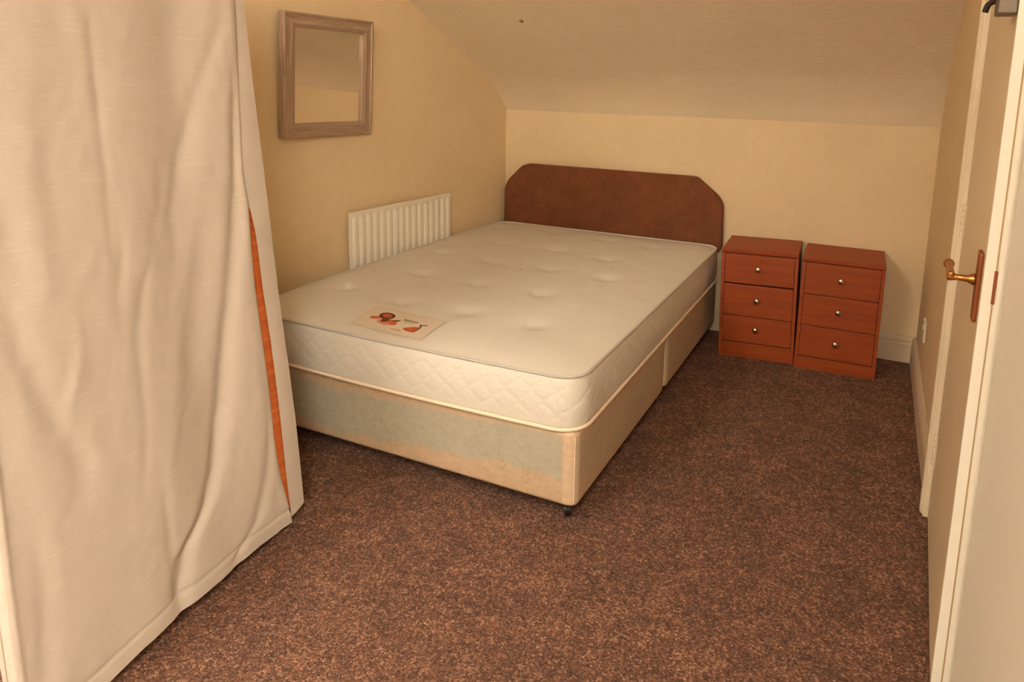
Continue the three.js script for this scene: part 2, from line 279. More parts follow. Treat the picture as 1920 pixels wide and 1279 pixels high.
{ // the door, a hand's breadth ajar
  const d = new THREE.Group(); d.name = 'door_1'; struct(d, 'white panel-free door standing slightly ajar'); d.userData.label = 'plain cream painted door standing slightly ajar in the right wall'; scene.add(d);
  d.position.set(2.2705, 0, 1.412); const yaw = Math.atan2(2.2565 - 2.2705, 2.15 - 1.412); d.rotation.set(0, yaw, -RW.lean, 'ZYX');
  const L = 0.738, T = 0.045;                            // local: z towards the latch, x out of the room
  mesh('door_panel', box(0, T, 0.008, DOOR.h - 0.005, 0, L - 0.006, 0.001), faceMat, d);
  mesh('edge_strip', box(0, T, 0.008, DOOR.h - 0.005, L - 0.006, L, 0.0015), glossMat, d, 'paler edge strip of the door');
  const seal = M({ color: 0xd8c4a0, roughness: 0.8 });
  mesh('seal_strip', box(0.0195, 0.0225, 0.02, DOOR.h - 0.02, L - 0.001, L + 0.0012), M({ color: 0xb89a72, roughness: 0.9 }), d, 'thin brown seal strip in the door edge');
  mesh('latch_plate', box(0.018, 0.0242, 0.908, 0.978, L, L + 0.0018), bronzeMat, d, 'bronze latch plate');
  // lever handle
  const zc = L - 0.055, yc = 0.942;
  const h = mesh('handle_plate', box(-0.009, 0.0, yc - 0.088, yc + 0.062, zc - 0.022, zc + 0.022, 0.004), bronzeMat, d, 'long bronze handle backplate');
  const neck = lathe([[0.0001, 0], [0.013, 0], [0.0125, 0.006], [0.0075, 0.016], [0.0065, 0.034], [0.0085, 0.046], [0.0095, 0.053], [0.0001, 0.056]], 20); neck.rotateZ(Math.PI / 2); neck.translate(-0.008, yc, zc);
  mesh('handle_neck', neck, brassMat, h);
  const lever = new RoundedBoxGeometry(0.014, 0.017, 0.118, 3, 0.006); lever.translate(-0.055, yc + 0.004, zc - 0.05);
  const curl = new THREE.SphereGeometry(0.0115, 16, 12); curl.translate(-0.055, yc + 0.003, zc - 0.11);
  mesh('handle_lever', [lever, curl], brassMat, h);
  // hinges
  for (const y of [0.232, 0.952, 1.74]) {
    const g = []; for (let k = 0; k < 5; k++) { const c = new THREE.CylinderGeometry(0.006, 0.006, 0.0185, 12); c.translate(-0.004, y - 0.04 + k * 0.02, 0.001); g.push(c); }
    g.push(box(-0.0015, 0.0005, y - 0.05, y + 0.05, 0.004, 0.03)); mesh('hinge', g, doorMat, d, 'painted butt hinge');
  }
  // rim lock at the top edge of the photograph
  const rl = mesh('rim_lock', box(-0.034, 0, 1.487, 1.56, L - 0.085, L - 0.004, 0.004), greyMetalMat, d, 'grey metal rim lock');
  const kn = lathe([[0.0001, 0], [0.008, 0], [0.008, 0.008], [0.013, 0.014], [0.013, 0.02], [0.0001, 0.024]], 18); kn.rotateZ(Math.PI / 2); kn.translate(-0.034, 1.53, L - 0.045); mesh('knob', kn, steelMat, rl);
  const hook = tube([[0, 1.548, L - 0.095], [-0.012, 1.535, L - 0.10], [-0.03, 1.523, L - 0.11], [-0.043, 1.515, L - 0.118], [-0.047, 1.504, L - 0.12], [-0.048, 1.499, L - 0.121]], 0.0062, 30, 10); mesh('coat_hook', hook, darkMat, d, 'dark curved hook');
}
{ // socket low on the right wall
  const z = 0.44, x = rightX(0.3, z), t = thing('wall_socket', 'small white socket plate low on the right wall beyond the door', 'socket', [x, 0.305, z], RW.rake);
  mesh('face_plate', box(-0.009, 0, -0.043, 0.043, -0.043, 0.043, 0.003), plasticMat, t);
  mesh('switch', box(-0.013, -0.008, 0.008, 0.028, 0.004, 0.018, 0.002), plasticMat, t);
}
{ // screw in the sloped ceiling
  const x = 0.41, z = 0.62, y = ceilAt(x, z); const g = new THREE.SphereGeometry(0.0105, 16, 10); g.scale(1, 0.6, 1);
  const m = mesh('ceiling_screw', g, M({ color: 0x9a7548, roughness: 0.6 })); m.position.set(x, y - 0.002, z); m.rotation.x = -0.53; m.userData = { label: 'small dark screw head in the sloped ceiling above the bed', category: 'screw' };
}

// ---------------------------------------------------------------- bed
const BR = 0.0071, B = { x: -0.0448, z: 0.074, w: 1.3518, l: 1.925, top: 0.494, mid: 0.303, bot: 0.067 };
function rrect(w, l, r, n) {                             // points round a rounded rectangle, from the far left corner, through far right, with outward normals and arc length
  const out = [], cs = [[w - r, r, -Math.PI / 2], [w - r, l - r, 0], [r, l - r, Math.PI / 2], [r, r, Math.PI]];
  const per = 2 * (w + l) - 8 * r + 2 * Math.PI * r; let s = 0; const segs = [];
  const straight = [[r, 0, w - r, 0, 0, -1], [w, r, w, l - r, 1, 0], [w - r, l, r, l, 0, 1], [0, l - r, 0, r, -1, 0]];
  for (let k = 0; k < 4; k++) { segs.push(['s', ...straight[k]]); segs.push(['a', ...cs[k]]); }
  for (let i = 0; i <= n; i++) {
    let d = (i / n) * per; let k = 0;
    for (;;) { const len = segs[k][0] === 's' ? Math.hypot(segs[k][3] - segs[k][1], segs[k][4] - segs[k][2]) : Math.PI / 2 * r; if (d <= len + 1e-9 || k === 7) { const q = segs[k], f = clamp(d / len, 0, 1); if (q[0] === 's') out.push([q[1] + (q[3] - q[1]) * f, q[2] + (q[4] - q[2]) * f, q[5], q[6], (i / n) * per]); else { const a = q[3] + f * Math.PI / 2; out.push([q[1] + r * Math.cos(a), q[2] + r * Math.sin(a), Math.cos(a), Math.sin(a), (i / n) * per]); } break; } d -= len; k++; }
  }
  return out;
}
{ // divan base
  const bed = thing('divan_bed', 'pale patterned fabric divan bed base on small castors with a brown headboard', 'bed', [B.x, 0, B.z], BR);
  const r = 0.03, off = 0.066, inset = 0.004 + off, w = B.w - 0.008 - off, half = B.l / 2 - 0.006;
  // printed damask: a grey-green ground in flowing peach borders with small olive sprigs; u = metres round the section, v = height
  const PER = 2 * (w + half) - 8 * r + 2 * Math.PI * r, HT = B.mid - B.bot;
  const n1 = noise2(16, 51), n2 = noise2(64, 52), n3 = noise2(256, 53);
  const foot0 = w - 2 * r + Math.PI / 2 * r + half - 2 * r + Math.PI / 2 * r;       // where the foot side starts (right to left)
  const sprigs = [[0.22, 0.096, 1.1], [0.135, 0.072, 1.1], [0.675, 0.10, 0.9], [0.62, 0.066, 0.85], [1.08, 0.09, 0.9]];
  const leafAt = (x, y) => { let m = 0; for (const [sx, sy, sc] of sprigs) for (let k = 0; k < 9; k++) { const h = (k % 5) * 0.013 * sc, side = k < 5 ? 1 : -1, ax = sx + side * (0.007 + 0.004 * Math.sin(k * 2.3)), ay = sy - 0.028 * sc + h, ang = side * (0.5 + 0.1 * k), dx = x - ax, dy = y - ay, p = dx * Math.cos(ang) + dy * Math.sin(ang), q = -dx * Math.sin(ang) + dy * Math.cos(ang); m = Math.max(m, 1 - smooth(0.5, 1.2, Math.hypot(p / 0.0085, q / 0.0035) / sc)); } return m; };
  const print = tex(2048, 256, (u, v) => {
    let x = u * PER - foot0; const y = v * HT, foot = x > -0.0 && x < w - 2 * r;
    const wob = 0.03 * (n1(x * 9 + 40, 3.3) - 0.5) + 0.02 * (n1(x * 23 + 40, 7.1) - 0.5), lowEdge = 0.062 + 0.025 * Math.sin(x * 5.2 + 0.4) + wob, topEdge = 0.205 + 0.012 * Math.sin(x * 4.1 + 1) + wob * 0.6;
    let g = smooth(lowEdge - 0.014, lowEdge + 0.014, y) * (1 - smooth(topEdge - 0.012, topEdge + 0.012, y));
    if (!foot) g *= 0.3;
    const strip = x > -0.045 && x < 0.012 ? 1 : 0;
    g *= smooth(0.014, 0.03, Math.min(Math.abs(x + 0.005), Math.abs(x - (w - 2 * r) - 0.005)) );
    const fine = (n3(u * 2048 / 8 * 2, v * 30) - 0.5) * 9 + (n2(x * 40 + 40, y * 60) - 0.5) * 7;
    let c = [197 - 19 * g, 167 + 2 * g, 135 + 12 * g].map(q => q + fine + 12 * strip);
    const l = leafAt(x, y) * (0.22 + 0.22 * n2(x * 300, y * 300)); c = [c[0] + (150 - c[0]) * l, c[1] + (146 - c[1]) * l, c[2] + (98 - c[2]) * l];
    return c;
  });
  const fab = M({ map: print, bumpMap: rep(knitBump, 20, 1.2), bumpScale: 0.0006, roughness: 0.75 });
  function section(z0) {
    const ring = rrect(w, half, r, 260), g = [];
    const prof = [[-0.012, 0], [-0.003, 0.003], [0, 0.012], [0, 0.06], [0, 0.12], [0, 0.18], [0, HT - 0.012], [-0.003, HT - 0.003], [-0.012, HT]];
    g.push(grid(260, prof.length - 1, (u, v) => { const p = ring[Math.round(u * 260)], q = prof[Math.round(v * (prof.length - 1))]; return [inset + p[0] + p[2] * q[0], B.bot + q[1], z0 + p[1] + p[3] * q[0], u, q[1] / HT]; }, true));
    const flip = g[0].index.array; for (let i = 0; i < flip.length; i += 3) { const t = flip[i + 1]; flip[i + 1] = flip[i + 2]; flip[i + 2] = t; } g[0].computeVertexNormals();
    const m = mesh('base_section', g[0], fab, bed);
    const deck = box(inset + 0.012, inset + w - 0.012, B.bot + 0.001, B.mid, z0 + 0.012, z0 + half - 0.012); mesh('deck', deck, M({ color: 0xcbb394 }), m);
    // raised seam at the corner of the section and thin dark dust cloth edge
    for (const [cx, cz] of [[w - r, half - r], [r, half - r], [w - r, r]]) { const s = Math.SQRT1_2 * (r + 0.0008), c = new THREE.CylinderGeometry(0.0013, 0.0013, HT - 0.02, 8); c.translate(inset + cx + (cx > w / 2 ? s : -s), B.bot + HT / 2, z0 + cz + (cz > half / 2 ? s : -s)); mesh('corner_seam', c, pipingMat, m); }
    return m;
  }
  section(half + 0.012); section(0);
  // castors
  for (const [qx, cz] of [[w - 0.05, B.l - 0.06], [0.06, B.l - 0.06], [w - 0.06, half + 0.07], [w - 0.06, half - 0.07], [0.06, half], [w - 0.06, 0.08], [0.06, 0.08]]) {
    const cx = qx + inset;
    const near = cz > half * 1.5;
    const wheel = new THREE.CylinderGeometry(0.0225, 0.0225, 0.017, 24); wheel.rotateZ(Math.PI / 2); const hub = new THREE.CylinderGeometry(0.012, 0.012, 0.021, 16); hub.rotateZ(Math.PI / 2);
    const rot = 0.6; wheel.rotateY(rot); hub.rotateY(rot); wheel.translate(cx, 0.0225, cz); hub.translate(cx, 0.0225, cz);
    const c = mesh('castor', wheel, blackMat, bed);
    mesh('hub', hub, steelMat, c);
    const stem = new THREE.CylinderGeometry(0.006, 0.006, 0.03, 10); stem.translate(cx, 0.056, cz); const fork = new RoundedBoxGeometry(0.03, 0.012, 0.036, 2, 0.004); fork.translate(cx, 0.047, cz); mesh('fork', [stem, fork], blackMat, c);
  }
  // headboard (its own numbers are in room space; the bed turns by half a degree)
  const s = new THREE.Shape(), P = [[0.021, 0.44], [1.312, 0.44], [1.305, 0.69], [1.279, 0.733], [1.168, 0.822], [1.146, 0.828], [0.172, 0.828], [0.135, 0.815], [0.045, 0.727], [0.021, 0.68]];
  const pt = P.map(q => new THREE.Vector2(q[0] - B.x, q[1]));
  s.moveTo(pt[0].x + 0.02, pt[0].y);
  for (let i = 1; i <= pt.length; i++) { const a = pt[i - 1], b = pt[i % pt.length], c = pt[(i + 1) % pt.length], rr = Math.min(0.035, a.distanceTo(b) * 0.42, c.distanceTo(b) * 0.42); const p = b.clone().add(a.clone().sub(b).setLength(rr)), q = b.clone().add(c.clone().sub(b).setLength(rr)); s.lineTo(p.x, p.y); s.quadraticCurveTo(b.x, b.y, q.x, q.y); }
  const hg = new THREE.ExtrudeGeometry(s, { depth: 0.024, bevelEnabled: true, bevelThickness: 0.011, bevelSize: 0.011, bevelOffset: -0.011, bevelSegments: 5, curveSegments: 8 });
  hg.translate(0, 0, 0.022 - B.z); boxUV(hg);
  const hb = mesh('headboard', hg, suedeMat, bed, 'brown suede headboard with cut corners');
  for (const x of [0.30, 1.0]) mesh('strut', box(x, x + 0.05, 0.1, 0.6, 0.0135 - B.z, 0.021 - B.z), M({ color: 0x8a5a34 }), hb);
}
{ // mattress
  const mt = thing('mattress', 'bare cream tufted double mattress lying on the divan bed', 'mattress', [B.x, B.mid, B.z], BR);
  const H = B.top - B.mid, R = 0.085, N = 640, w = B.w, l = B.l;
  const bow = (x) => 0.016 * Math.sin(Math.PI * clamp(x / w, 0, 1));      // the foot end bellies out a little
  const warp = (x, z) => z > l * 0.5 ? bow(x) * smooth(0.5, 1, z / l) : 0;
  const tufts = [[0.098, 0.227], [0.433, 0.215], [0.756, 0.26], [1.022, 0.295], [0.314, 0.612], [0.605, 0.602], [0.9, 0.655], [0.154, 0.931], [0.448, 0.962], [0.737, 0.947], [1.013, 0.969], [0.286, 1.29], [0.575, 1.305], [0.869, 1.301], [0.145, 1.613], [0.455, 1.649], [0.723, 1.637], [1.007, 1.638], [0.03, 0.6], [0.01, 1.3], [1.16, 0.64], [1.15, 1.3]].slice(0, 18).map(([x, z]) => { const dx = x - B.x, dz = z - B.z; return [dx - dz * BR, dz + dx * BR]; });
  const nz = noise2(32, 71), ring = rrect(w, l, R, N);
  const pull = (z) => 0.05 * clamp(1 - z / 1.15, 0, 1);                    // drawn in at the head end by the wall
  for (const p of ring) p[0] += pull(p[1]) * (1 - p[0] / w);
  const topY = (x, z, s) => {
    let y = H - 0.004 - 0.016 * Math.pow(s, 10) + 0.004 * (nz(x * 6, z * 6) - 0.5) + 0.003 * (nz(x * 14 + 5, z * 14) - 0.5);
    for (const [tx, tz] of tufts) { const q = ((x - tx) ** 2 + (z - tz) ** 2); if (q < 0.04) { const dd = Math.sqrt(q); y -= 0.0145 * Math.exp(-Math.pow(dd / 0.043, 2)) + 0.0025 * Math.exp(-((dd / 0.09) ** 2)); } }
    return y;
  };
  const cx = w / 2, cz = l / 2, RN = 120;
  const tp = grid(N, RN, (u, v) => { const p = ring[Math.round(u * N)], s = v, x = cx + (p[0] - p[2] * 0.006 - cx) * s, z = cz + (p[1] - p[3] * 0.006 - cz) * s; return [x, topY(x, z, s), z + warp(x, z), x, z]; }, true);
  { const f = tp.index.array; for (let i = 0; i < f.length; i += 3) { const t = f[i + 1]; f[i + 1] = f[i + 2]; f[i + 2] = t; } tp.computeVertexNormals(); const n = tp.attributes.normal; for (let j = 0; j <= RN; j++) { const a = j * (N + 1), b = a + N; const v = new THREE.Vector3(n.getX(a) + n.getX(b), n.getY(a) + n.getY(b), n.getZ(a) + n.getZ(b)).normalize(); n.setXYZ(a, v.x, v.y, v.z); n.setXYZ(b, v.x, v.y, v.z); } for (let i = 0; i <= N; i++) n.setXYZ(i, 0, 1, 0); }
  mesh('top_panel', tp, mattressMat, mt);
  // quilted border
  const SN = 40, bd = grid(N, SN, (u, v) => {
    const p = ring[Math.round(u * N)], y = 0.006 + (H - 0.026) * (1 - v), s = p[4], e = Math.sin(Math.PI * v);
    const wav = 0.028 * Math.sin(s * 21), d1 = Math.abs((((s + y * 1.1 + wav * 0.4) / 0.085) % 1 + 1) % 1 - 0.5) * 2, d2 = Math.abs((((s - y * 1.1 - wav * 0.4) / 0.085) % 1 + 1) % 1 - 0.5) * 2;
    const q = Math.min(smooth(0, 0.35, 1 - d1), smooth(0, 0.35, 1 - d2)), o = -0.006 + 0.013 * Math.pow(e, 0.55) + 0.0022 * (q - 1) * smooth(0.08, 0.3, v) * (1 - smooth(0.75, 0.95, v));
    const x = p[0] + p[2] * o, z = p[1] + p[3] * o; return [x, y, z + warp(x, z), s, y];
  }, true);
  mesh('side_border', bd, sideMat, mt);
  const pipe = (off, y, r) => { const c = new THREE.CatmullRomCurve3(ring.filter((_, i) => i % 4 === 0 && i < N).map(p => { const x = p[0] + p[2] * off, z = p[1] + p[3] * off; return new THREE.Vector3(x, y, z + warp(x, z)); }), true); return new THREE.TubeGeometry(c, 640, r, 8, true); };
  mesh('piping', pipe(-0.0015, H - 0.0195, 0.0052), mattressMat, mt);
  mesh('piping', pipe(0.003, 0.0065, 0.0062), pipingMat, mt, 'pale bottom piping');
  mesh('under_panel', box(0.09, w - 0.03, 0.0005, 0.02, 0.03, l - 0.03), mattressMat, mt);
  for (const [tx, tz] of tufts) { const g = lathe([[0.0001, 0.0016], [0.005, 0.0013], [0.0075, 0.0005], [0.008, -0.001]], 14); g.translate(tx, topY(tx, tz, 0) + 0.0005, tz); mesh('tuft', g, mattressMat, mt); }
  // woven label at the foot
  const c = document.createElement('canvas'); c.width = 640; c.height = 384; const k = c.getContext('2d');
  k.fillStyle = '#e0d0ba'; k.fillRect(0, 0, 640, 384); k.strokeStyle = '#d2c0a8'; k.lineWidth = 10; k.strokeRect(10, 10, 620, 364);
  const blob = (x, y, rx, ry, col, a = 0) => { k.fillStyle = col; k.beginPath(); k.ellipse(x, y, rx, ry, a, 0, 7); k.fill(); };
  blob(215, 195, 105, 36, '#dc9a7c', 0.1); blob(118, 200, 42, 26, '#c9674a', -0.3); blob(268, 222, 64, 40, '#c8613a', 0.2); blob(300, 178, 36, 16, '#8d5a33', -0.6); blob(228, 250, 62, 26, '#d98768', 0.1);
  blob(190, 130, 66, 60, '#6d2f16'); blob(190, 128, 40, 34, '#b8523a'); blob(215, 205, 30, 38, '#74371a', 0.3);
  k.fillStyle = '#8f8a5e'; k.beginPath(); k.moveTo(340, 112); k.lineTo(470, 120); k.lineTo(470, 140); k.lineTo(340, 140); k.fill(); k.fillStyle = '#c3c3a0'; k.fillRect(352, 150, 100, 26);
  k.fillStyle = '#bb5327'; k.beginPath(); k.moveTo(410, 270); k.quadraticCurveTo(460, 200, 520, 200); k.lineTo(528, 290); k.quadraticCurveTo(470, 310, 410, 270); k.fill(); blob(468, 250, 20, 14, '#cf6a3f'); k.strokeStyle = '#7d4a1d'; k.lineWidth = 16; k.beginPath(); k.moveTo(522, 262); k.quadraticCurveTo(532, 190, 505, 160); k.lineTo(555, 146); k.stroke();
  k.fillStyle = '#d7a58a'; k.fillRect(330, 300, 90, 18);
  const lt = new THREE.CanvasTexture(c); lt.colorSpace = THREE.SRGBColorSpace;
  // corners in room space -> mattress space
  const L = [[0.405, 1.757], [0.728, 1.762], [0.742, 1.945], [0.435, 1.931]].map(([x, z]) => { const dx = x - B.x, dz = z - B.z; return [dx - dz * BR, dz + dx * BR]; });
  const lab = grid(30, 18, (u, v) => { const a = L[0].map((q, i) => q + (L[1][i] - q) * u), b = L[3].map((q, i) => q + (L[2][i] - q) * u), x = a[0] + (b[0] - a[0]) * v, z = a[1] + (b[1] - a[1]) * v; return [x, topY(x, z, Math.max(Math.abs(z - cz) / (l / 2), Math.abs(x - cx) / (w / 2))) + 0.0022, z + warp(x, z), u, 1 - v]; });
  { const f = lab.index.array; for (let i = 0; i < f.length; i += 3) { const t = f[i + 1]; f[i + 1] = f[i + 2]; f[i + 2] = t; } lab.computeVertexNormals(); }
  mesh('sewn_label', lab, M({ map: lt, roughness: 0.6, side: THREE.DoubleSide }), mt, 'sewn label with a reddish picture');
}

// ---------------------------------------------------------------- bedside chests
function bedsideChest(label, pos, ry, rz, cuts, gap1) {
  const w = 0.348, h = 0.515, t = thing('bedside_chest', label, 'chest', pos, ry, 'bedside chests by the back wall'), D = 0.298, s = 0.015;
  t.rotation.z = rz; t.rotation.order = 'YZX';
  mesh('side_panel', box(0, s, 0, h, -D, 0, 0.001), cherryMat, t); mesh('side_panel', box(w - s, w, 0, h, -D, 0, 0.001), cherryMat, t);
  mesh('back_panel', box(s, w - s, 0.02, h, -D, -D + 0.005), cherryMat, t);
  mesh('top', box(0, w, h + 0.0025, h + 0.021, -0.32, 0.001, 0.004), cherryTopMat, t);
  mesh('top_rail', box(s, w - s, h - 0.03, h + 0.0025, -0.04, -0.012), cherryMat, t);
  const fr = [1, 1 - cuts[0], 1 - cuts[1], 1 - cuts[2]].map(q => q * h);
  mesh('plinth', box(s, w - s, 0, fr[3] - 0.003, -0.02, -0.0015, 0.001), cherryMat, t);
  for (let i = 0; i < 3; i++) {
    const lo = fr[i + 1] + (i === 0 ? gap1 : 0.0015), hi = fr[i] - (i === 0 ? 0.0015 : 0.0015);
    const d = mesh('drawer', [box(s + 0.0012, w - s - 0.0012, lo, hi, -0.016, i === 0 && gap1 > 0.003 ? 0.002 : -0.0005, 0.0018), box(s + 0.006, w - s - 0.006, lo + 0.012, hi - 0.02, -D + 0.02, -0.016)], cherryMat, t);
    const k = lathe([[0.0001, 0], [0.0085, 0], [0.0075, 0.003], [0.0048, 0.008], [0.0055, 0.012], [0.0115, 0.0165], [0.0135, 0.0205], [0.0125, 0.0245], [0.008, 0.0275], [0.0001, 0.0287]], 28); k.rotateX(Math.PI / 2); k.translate(w * 0.49, (lo + hi) / 2 + (i === 0 ? 0.006 : 0.008), -0.0005);
    mesh('knob', k, knobMat, d, 'round satin metal knob');
  }
  return t;
}
bedsideChest('cherry wood three-drawer bedside chest next to the bed, top drawer not quite shut', [1.3862, 0, 0.3503], 0.0633, 0.0173, [0.29, 0.596, 0.85], 0.006);
bedsideChest('cherry wood three-drawer bedside chest standing nearer the right wall, all drawers shut', [1.7372, 0, 0.3354], 0.0444, -0.0093, [0.293, 0.585, 0.88], 0.0015);

// ---------------------------------------------------------------- radiator and mirror on the left wall
const onLeft = (x, y, z) => [x * Math.cos(AL) - z * Math.sin(AL), y, x * Math.sin(AL) + z * Math.cos(AL)];
{
  const z0 = 0.562, z1 = 1.291, y1 = 0.712, y0 = 0.425, t = thing('radiator', 'white ribbed panel radiator on the left wall behind the bed', 'radiator', onLeft(0, 0, 0), -AL);
  const NR = 16, pitch = (z1 - z0 - 0.012) / NR, fx = 0.045;
  const front = grid(NR * 16, 60, (u, v) => {
    const z = z0 + (z1 - z0) * u, y = y0 + (y1 - y0) * v, ph = ((z - z0 - 0.006) / pitch) % 1;
    const rib = smooth(0.0, 0.28, ph) * (1 - smooth(0.62, 0.9, ph)), m = smooth(0.018, 0.034, y1 - y) * smooth(0.018, 0.034, y - y0);
    const edge = Math.min(z - z0, z1 - z, y1 - y, y - y0), rd = edge < 0.005 ? -(0.005 - Math.sqrt(Math.max(0, 0.000025 - (0.005 - edge) ** 2))) : 0;
    return [fx - 0.008 + 0.008 * (m > 0 ? rib * m : 0) + (1 - m) * 0.003 + rd, y, z, z, y];
  });
  { const f = front.index.array; for (let i = 0; i < f.length; i += 3) { const q = f[i + 1]; f[i + 1] = f[i + 2]; f[i + 2] = q; } front.computeVertexNormals(); }
  mesh('panel', front, radMat, t);
  mesh('back_panel', box(0.022, 0.0365, y0 + 0.002, y1 - 0.002, z0 + 0.001, z1 - 0.001, 0.003), radMat, t);
  for (const z of [z0 + 0.12, z1 - 0.12]) mesh('bracket', box(0, 0.024, y0 + 0.05, y1 - 0.06, z - 0.014, z + 0.014), radMat, t);
  for (const z of [z0 + 0.03, z1 - 0.03]) { const v = lathe([[0.0001, 0], [0.013, 0], [0.013, 0.03], [0.008, 0.034], [0.008, 0.06], [0.0001, 0.06]], 16); v.translate(0.03, y0 - 0.075, z); const p = new THREE.CylinderGeometry(0.0075, 0.0075, y0 + 0.006, 12); p.translate(0.03, (y0 + 0.006) / 2, z); mesh('valve', [v, p], steelMat, t); }
}
{
  const c = [0.016, 1.3246, 1.3806], w = 0.5175, h = 0.5120, fw = 0.060;
  const t = thing('wall_mirror', 'rectangular mirror in a moulded streaky silver-wood frame on the left wall', 'mirror', onLeft(...c), 0);
  t.quaternion.setFromEuler(new THREE.Euler(0, -AL, 0)).multiply(new THREE.Quaternion().setFromEuler(new THREE.Euler(0, 0.044, 0))).multiply(new THREE.Quaternion().setFromEuler(new THREE.Euler(0, 0, -0.025))).multiply(new THREE.Quaternion().setFromEuler(new THREE.Euler(-0.025, 0, 0)));
  // profile: across (0 outer .. fw inner) against height from the wall
  const prof = [[0, -0.008], [0, 0.020], [0.003, 0.024], [0.009, 0.024], [0.012, 0.0205], [0.020, 0.0185], [0.030, 0.0185], [0.040, 0.0215], [0.046, 0.0225], [0.050, 0.0205], [0.055, 0.019], [fw, 0.017], [fw, 0.004], [fw - 0.004, -0.008]];
  const rail = (ax) => {                                 // mitred rail; ax 0 bottom,1 far,2 top,3 near
    const pos = [], uv = [], pts = prof, L = [[-w / 2, -h / 2], [w / 2, -h / 2], [w / 2, h / 2], [-w / 2, h / 2]], a = L[ax], b = L[(ax + 1) % 4], inn = [[0, 1], [-1, 0], [0, -1], [1, 0]][ax], dir = [Math.sign(b[0] - a[0]), Math.sign(b[1] - a[1])];
    const P = (q, s) => { const z = (s ? b[0] - dir[0] * q[0] : a[0] + dir[0] * q[0]) + inn[0] * q[0], y = (s ? b[1] - dir[1] * q[0] : a[1] + dir[1] * q[0]) + inn[1] * q[0]; return [q[1], y, -z]; };
    for (let i = 0; i < pts.length - 1; i++) { const A = P(pts[i], 0), Bq = P(pts[i], 1), C = P(pts[i + 1], 1), D = P(pts[i + 1], 0); const v0 = i / pts.length, v1 = (i + 1) / pts.length; for (const [p, u, v] of [[A, 0, v0], [Bq, 1, v0], [C, 1, v1], [A, 0, v0], [C, 1, v1], [D, 0, v1]]) { pos.push(...p); uv.push(u * 0.5 + ax * 0.37, v * 0.13); } }
    const g = new THREE.BufferGeometry(); g.setAttribute('position', new THREE.Float32BufferAttribute(pos, 3)); g.setAttribute('uv', new THREE.Float32BufferAttribute(uv, 2)); g.computeVertexNormals(); return g;
  };
  const mf = mirrorFrameMat.clone(); mf.side = THREE.DoubleSide;
  for (let i = 0; i < 4; i++) mesh('frame_rail', rail(i), mf, t);
  const W = w / 2 - fw + 0.003, H = h / 2 - fw + 0.003;
  mesh('mirror_glass', box(0.001, 0.005, -H, H, -W, W), M({ color: 0xe6e0d6, metalness: 1, roughness: 0.02 }), t);
  mesh('backing_board', box(-0.007, -0.002, -h / 2 + 0.006, h / 2 - 0.006, -w / 2 + 0.006, w / 2 - 0.006), M({ color: 0x6a4a30 }), t);
}

